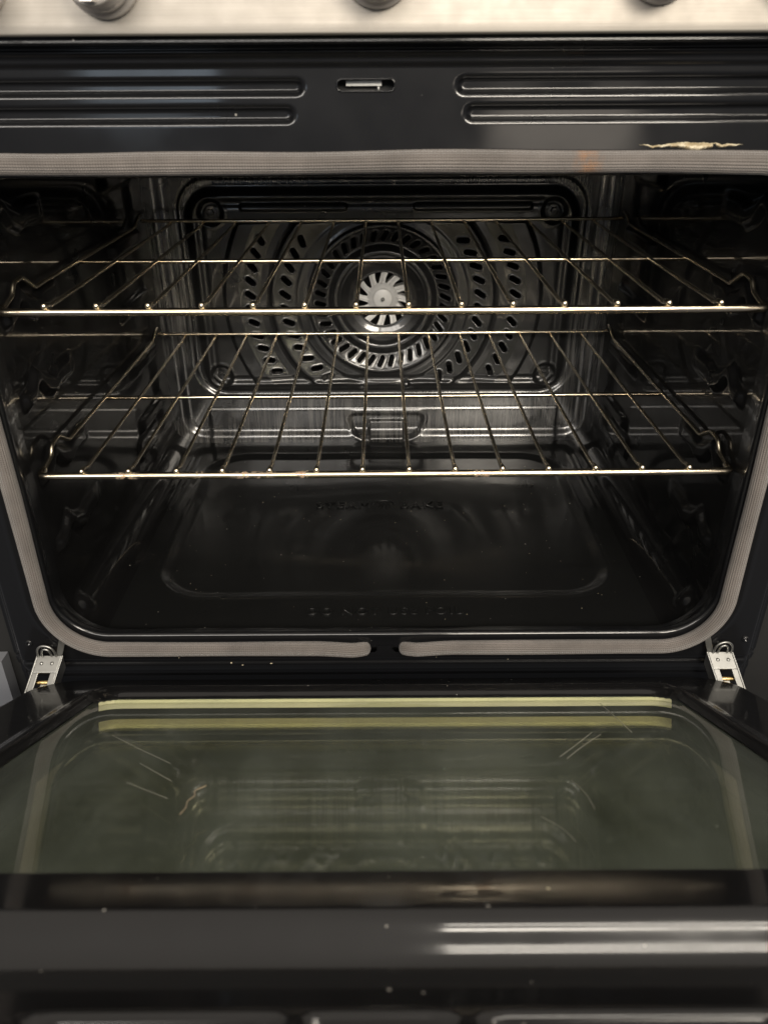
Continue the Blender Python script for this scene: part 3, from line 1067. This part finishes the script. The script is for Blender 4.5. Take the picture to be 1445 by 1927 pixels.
# ------------------------------------------------------------------ hinges
for s in (-1, 1):
    hg = empty('door_hinge', (s * 0.3215, 0.572, -0.501))
    part(hg, label='zinc plated hinge arm at the lower %s corner' % ('left' if s < 0 else 'right'))
    # arm: folded channel, runs from the frame down to the door, splayed outwards
    # local a = across, b = along (from frame towards door), h = up
    def A(a, b, h):
        yy = 0.016 - b * 0.80
        zz = 0.019 - b * 0.62 + h
        return (s * (a + b * 0.16), yy, zz)
    w = 0.0112

    def strip(name, a0, a1, b0, b1, h0, h1):
        c = [A(a, b, h) for a in (a0, a1) for b in (b0, b1) for h in (h0, h1)]
        f = [(0, 1, 3, 2), (4, 6, 7, 5), (0, 4, 5, 1), (2, 3, 7, 6), (0, 2, 6, 4), (1, 5, 7, 3)]
        me = bpy.data.meshes.new(name); me.from_pydata(c, [], f); me.update()
        bm = bmesh.new(); bm.from_mesh(me)
        bmesh.ops.recalc_face_normals(bm, faces=bm.faces)
        bmesh.ops.bevel(bm, geom=list(bm.edges), offset=0.0005, segments=2, affect='EDGES', profile=0.5)
        bm.to_mesh(me); bm.free()
        return link(name, me, M_zinc, hg)
    strip('arm_plate', -w, w, 0.0, 0.016, -0.0015, 0.0)            # top plate before the slot
    strip('arm_plate', -w, -w + 0.0055, 0.0163, 0.052, -0.0015, 0.0)
    strip('arm_plate', w - 0.0055, w, 0.0163, 0.052, -0.0015, 0.0)
    strip('arm_side', -w - 0.0016, -w - 0.0001, 0.0, 0.052, -0.014, 0.0004)
    strip('arm_side', w + 0.0001, w + 0.0016, 0.0, 0.052, -0.014, 0.0004)
    strip('arm_tongue', -0.0030, 0.0030, 0.020, 0.048, -0.010, -0.006)
    o = link('arm_pin', tube_mesh('arm_pin', [A(-w, 0.021, -0.006), A(w, 0.021, -0.006)], 0.0022, 10), metal('brass_pin', (0.75, 0.55, 0.25, 1), 0.3) if s < 0 else bpy.data.materials['brass_pin'], hg)
    for (ra, rb_) in ((-0.0045, 0.0075), (0.0055, 0.0075)):
        c0 = A(ra, rb_, 0.0)
        me = lathe_mesh('rivet', [(0.0001, 0.0012), (0.0012, 0.0010), (0.0018, 0.0002), (0.0019, -0.0005)], 14, lambda a, b, h, c0=c0: (c0[0] + a, c0[1] + b * 0.8 - h * 0.6, c0[2] + b * 0.6 + h * 0.8))
        link('rivet', me, M_zinc, hg)
    # wire clip standing above the arm
    cl = [(s * (0.002 + 0.0085 * math.cos(t)), 0.0145 - 0.001 * math.sin(t), 0.0195 + 0.013 * max(0, math.sin(t)) ** 0.7) for t in np.linspace(0, math.pi, 22)]
    link('wire_clip', tube_mesh('wire_clip', cl, 0.0011, 8), M_zinc, hg)
    cl = [(s * (0.002 + 0.0045 * math.cos(t)), 0.0145 - 0.001 * math.sin(t), 0.0195 + 0.009 * max(0, math.sin(t)) ** 0.7) for t in np.linspace(0, math.pi, 18)]
    link('wire_clip', tube_mesh('wire_clip', cl, 0.0010, 8), M_zinc, hg)
    # strap that disappears behind the gasket
    st = [(-0.0060, 0.019), (-0.0110, 0.017), (-0.0185, 0.037), (-0.0125, 0.038)]
    me = extrude_poly('hinge_strap', [(s * a, b) for a, b in st], 0.0012, lambda a, b, h: (a, 0.0165 + h, b))
    link('hinge_strap', me, M_zinc, hg)

# ------------------------------------------------------------------ baked-on spill above the gasket
M_spill = Mat('baked_spill')
nzv = M_spill.noise(M_spill.coord(), 220, 4)
M_spill.l(M_spill.mix(M_spill.ramp(nzv, 0.35, 0.65), (0.34, 0.27, 0.16, 1), (0.60, 0.54, 0.40, 1)), M_spill.b.inputs['Base Color'])
M_spill.set(Roughness=0.6)
M_spill.bump(nzv, 0.8, 0.001)
nx, nz_ = 120, 14
u = np.linspace(0, 1, nx)
x = 0.178 + u * 0.072
jit = np.convolve(nrng.normal(0, 1, nx + 6), np.ones(7) / 7, 'valid')
top = -0.0400 + 0.0010 * jit + 0.0012 * np.exp(-((u - 0.5) / 0.25) ** 2)
thick = (0.0008 + 0.0032 * np.exp(-((u - 0.52) / 0.16) ** 2) + 0.0007 * np.abs(np.convolve(nrng.normal(0, 1, nx + 4), np.ones(5) / 5, 'valid'))) * sm(0, 0.12, u) * sm(1, 0.9, u) + 0.0001
thick *= 1.35
thick *= np.where((u > 0.70) & (u < 0.735), 0.2, 1)
wv = np.linspace(-1, 1, nz_)
Zs = top[:, None] - (thick[:, None]) * (wv[None, :] * 0.5 + 0.5)
hh = (0.0034 * (1 - wv[None, :] ** 2) * (thick[:, None] / 0.004) * (0.6 + 0.5 * nrng.random((nx, 1))) + nrng.uniform(0, 0.0003, (nx, nz_)) * (1 - wv[None, :] ** 2))
P = np.stack([np.repeat(x[:, None], nz_, 1), YF - 0.0002 - hh, Zs], -1)
part(grid('baked_on_spill', P, M_spill.m, flip=True), label='crusty cream baked-on spill above the gasket')

# crumbs on the sill and the cavity floor
vs, fs = [], []


def crumb(x, y, z, r_):
    k = len(vs)
    pts = [(1, 0, 0), (-1, 0, 0), (0, 1, 0), (0, -1, 0), (0, 0, 1), (0, 0, -1)]
    for p in pts:
        q = r_ * rnd.uniform(0.5, 1.3)
        vs.append((x + p[0] * q, y + p[1] * q, z + p[2] * q * 0.7))
    for a in ((0, 2, 4), (2, 1, 4), (1, 3, 4), (3, 0, 4), (2, 0, 5), (1, 2, 5), (3, 1, 5), (0, 3, 5)):
        fs.append(tuple(k + i for i in a))


for (x, z, r_) in ((-0.150, -0.4975, 0.0016), (-0.139, -0.5005, 0.0013), (-0.111, -0.4985, 0.0014), (-0.20, -0.491, 0.0007), (0.05, -0.492, 0.0006), (0.12, -0.495, 0.0006)):
    crumb(x, YF - 0.0006, z, r_)
for k in range(60):
    x = rnd.uniform(-0.25, 0.25); y = rnd.uniform(0.63, 0.95)
    crumb(x, y, FZ + float(floor_emboss(np.array([x]), np.array([y]))[0]) + 0.0002, rnd.uniform(0.0002, 0.0006))
M_crumb = Mat('crumb'); M_crumb.set(Base_Color=(0.5, 0.43, 0.3, 1), Roughness=0.8)
me = bpy.data.meshes.new('crumbs'); me.from_pydata(vs, [], fs); me.update()
tag(link('crumbs', me, M_crumb.m), 'scattered pale crumbs on the sill and the cavity floor', 'crumbs', kind='stuff')

# ------------------------------------------------------------------ neighbouring cabinet edge, left of the range
cab = empty('cabinet', (-0.48, 0.62, -0.9))
tag(cab, 'light grey cabinet edge at the left of the range', 'cabinet')
M_cab = Mat('cabinet_paint'); M_cab.set(Base_Color=(0.16, 0.165, 0.18, 1), Roughness=0.45)
o = link('cabinet_side', box_mesh('cabinet_side', -0.106, 0.0975, -0.012, 0.004, 0.0, 0.394), M_cab.m, cab)
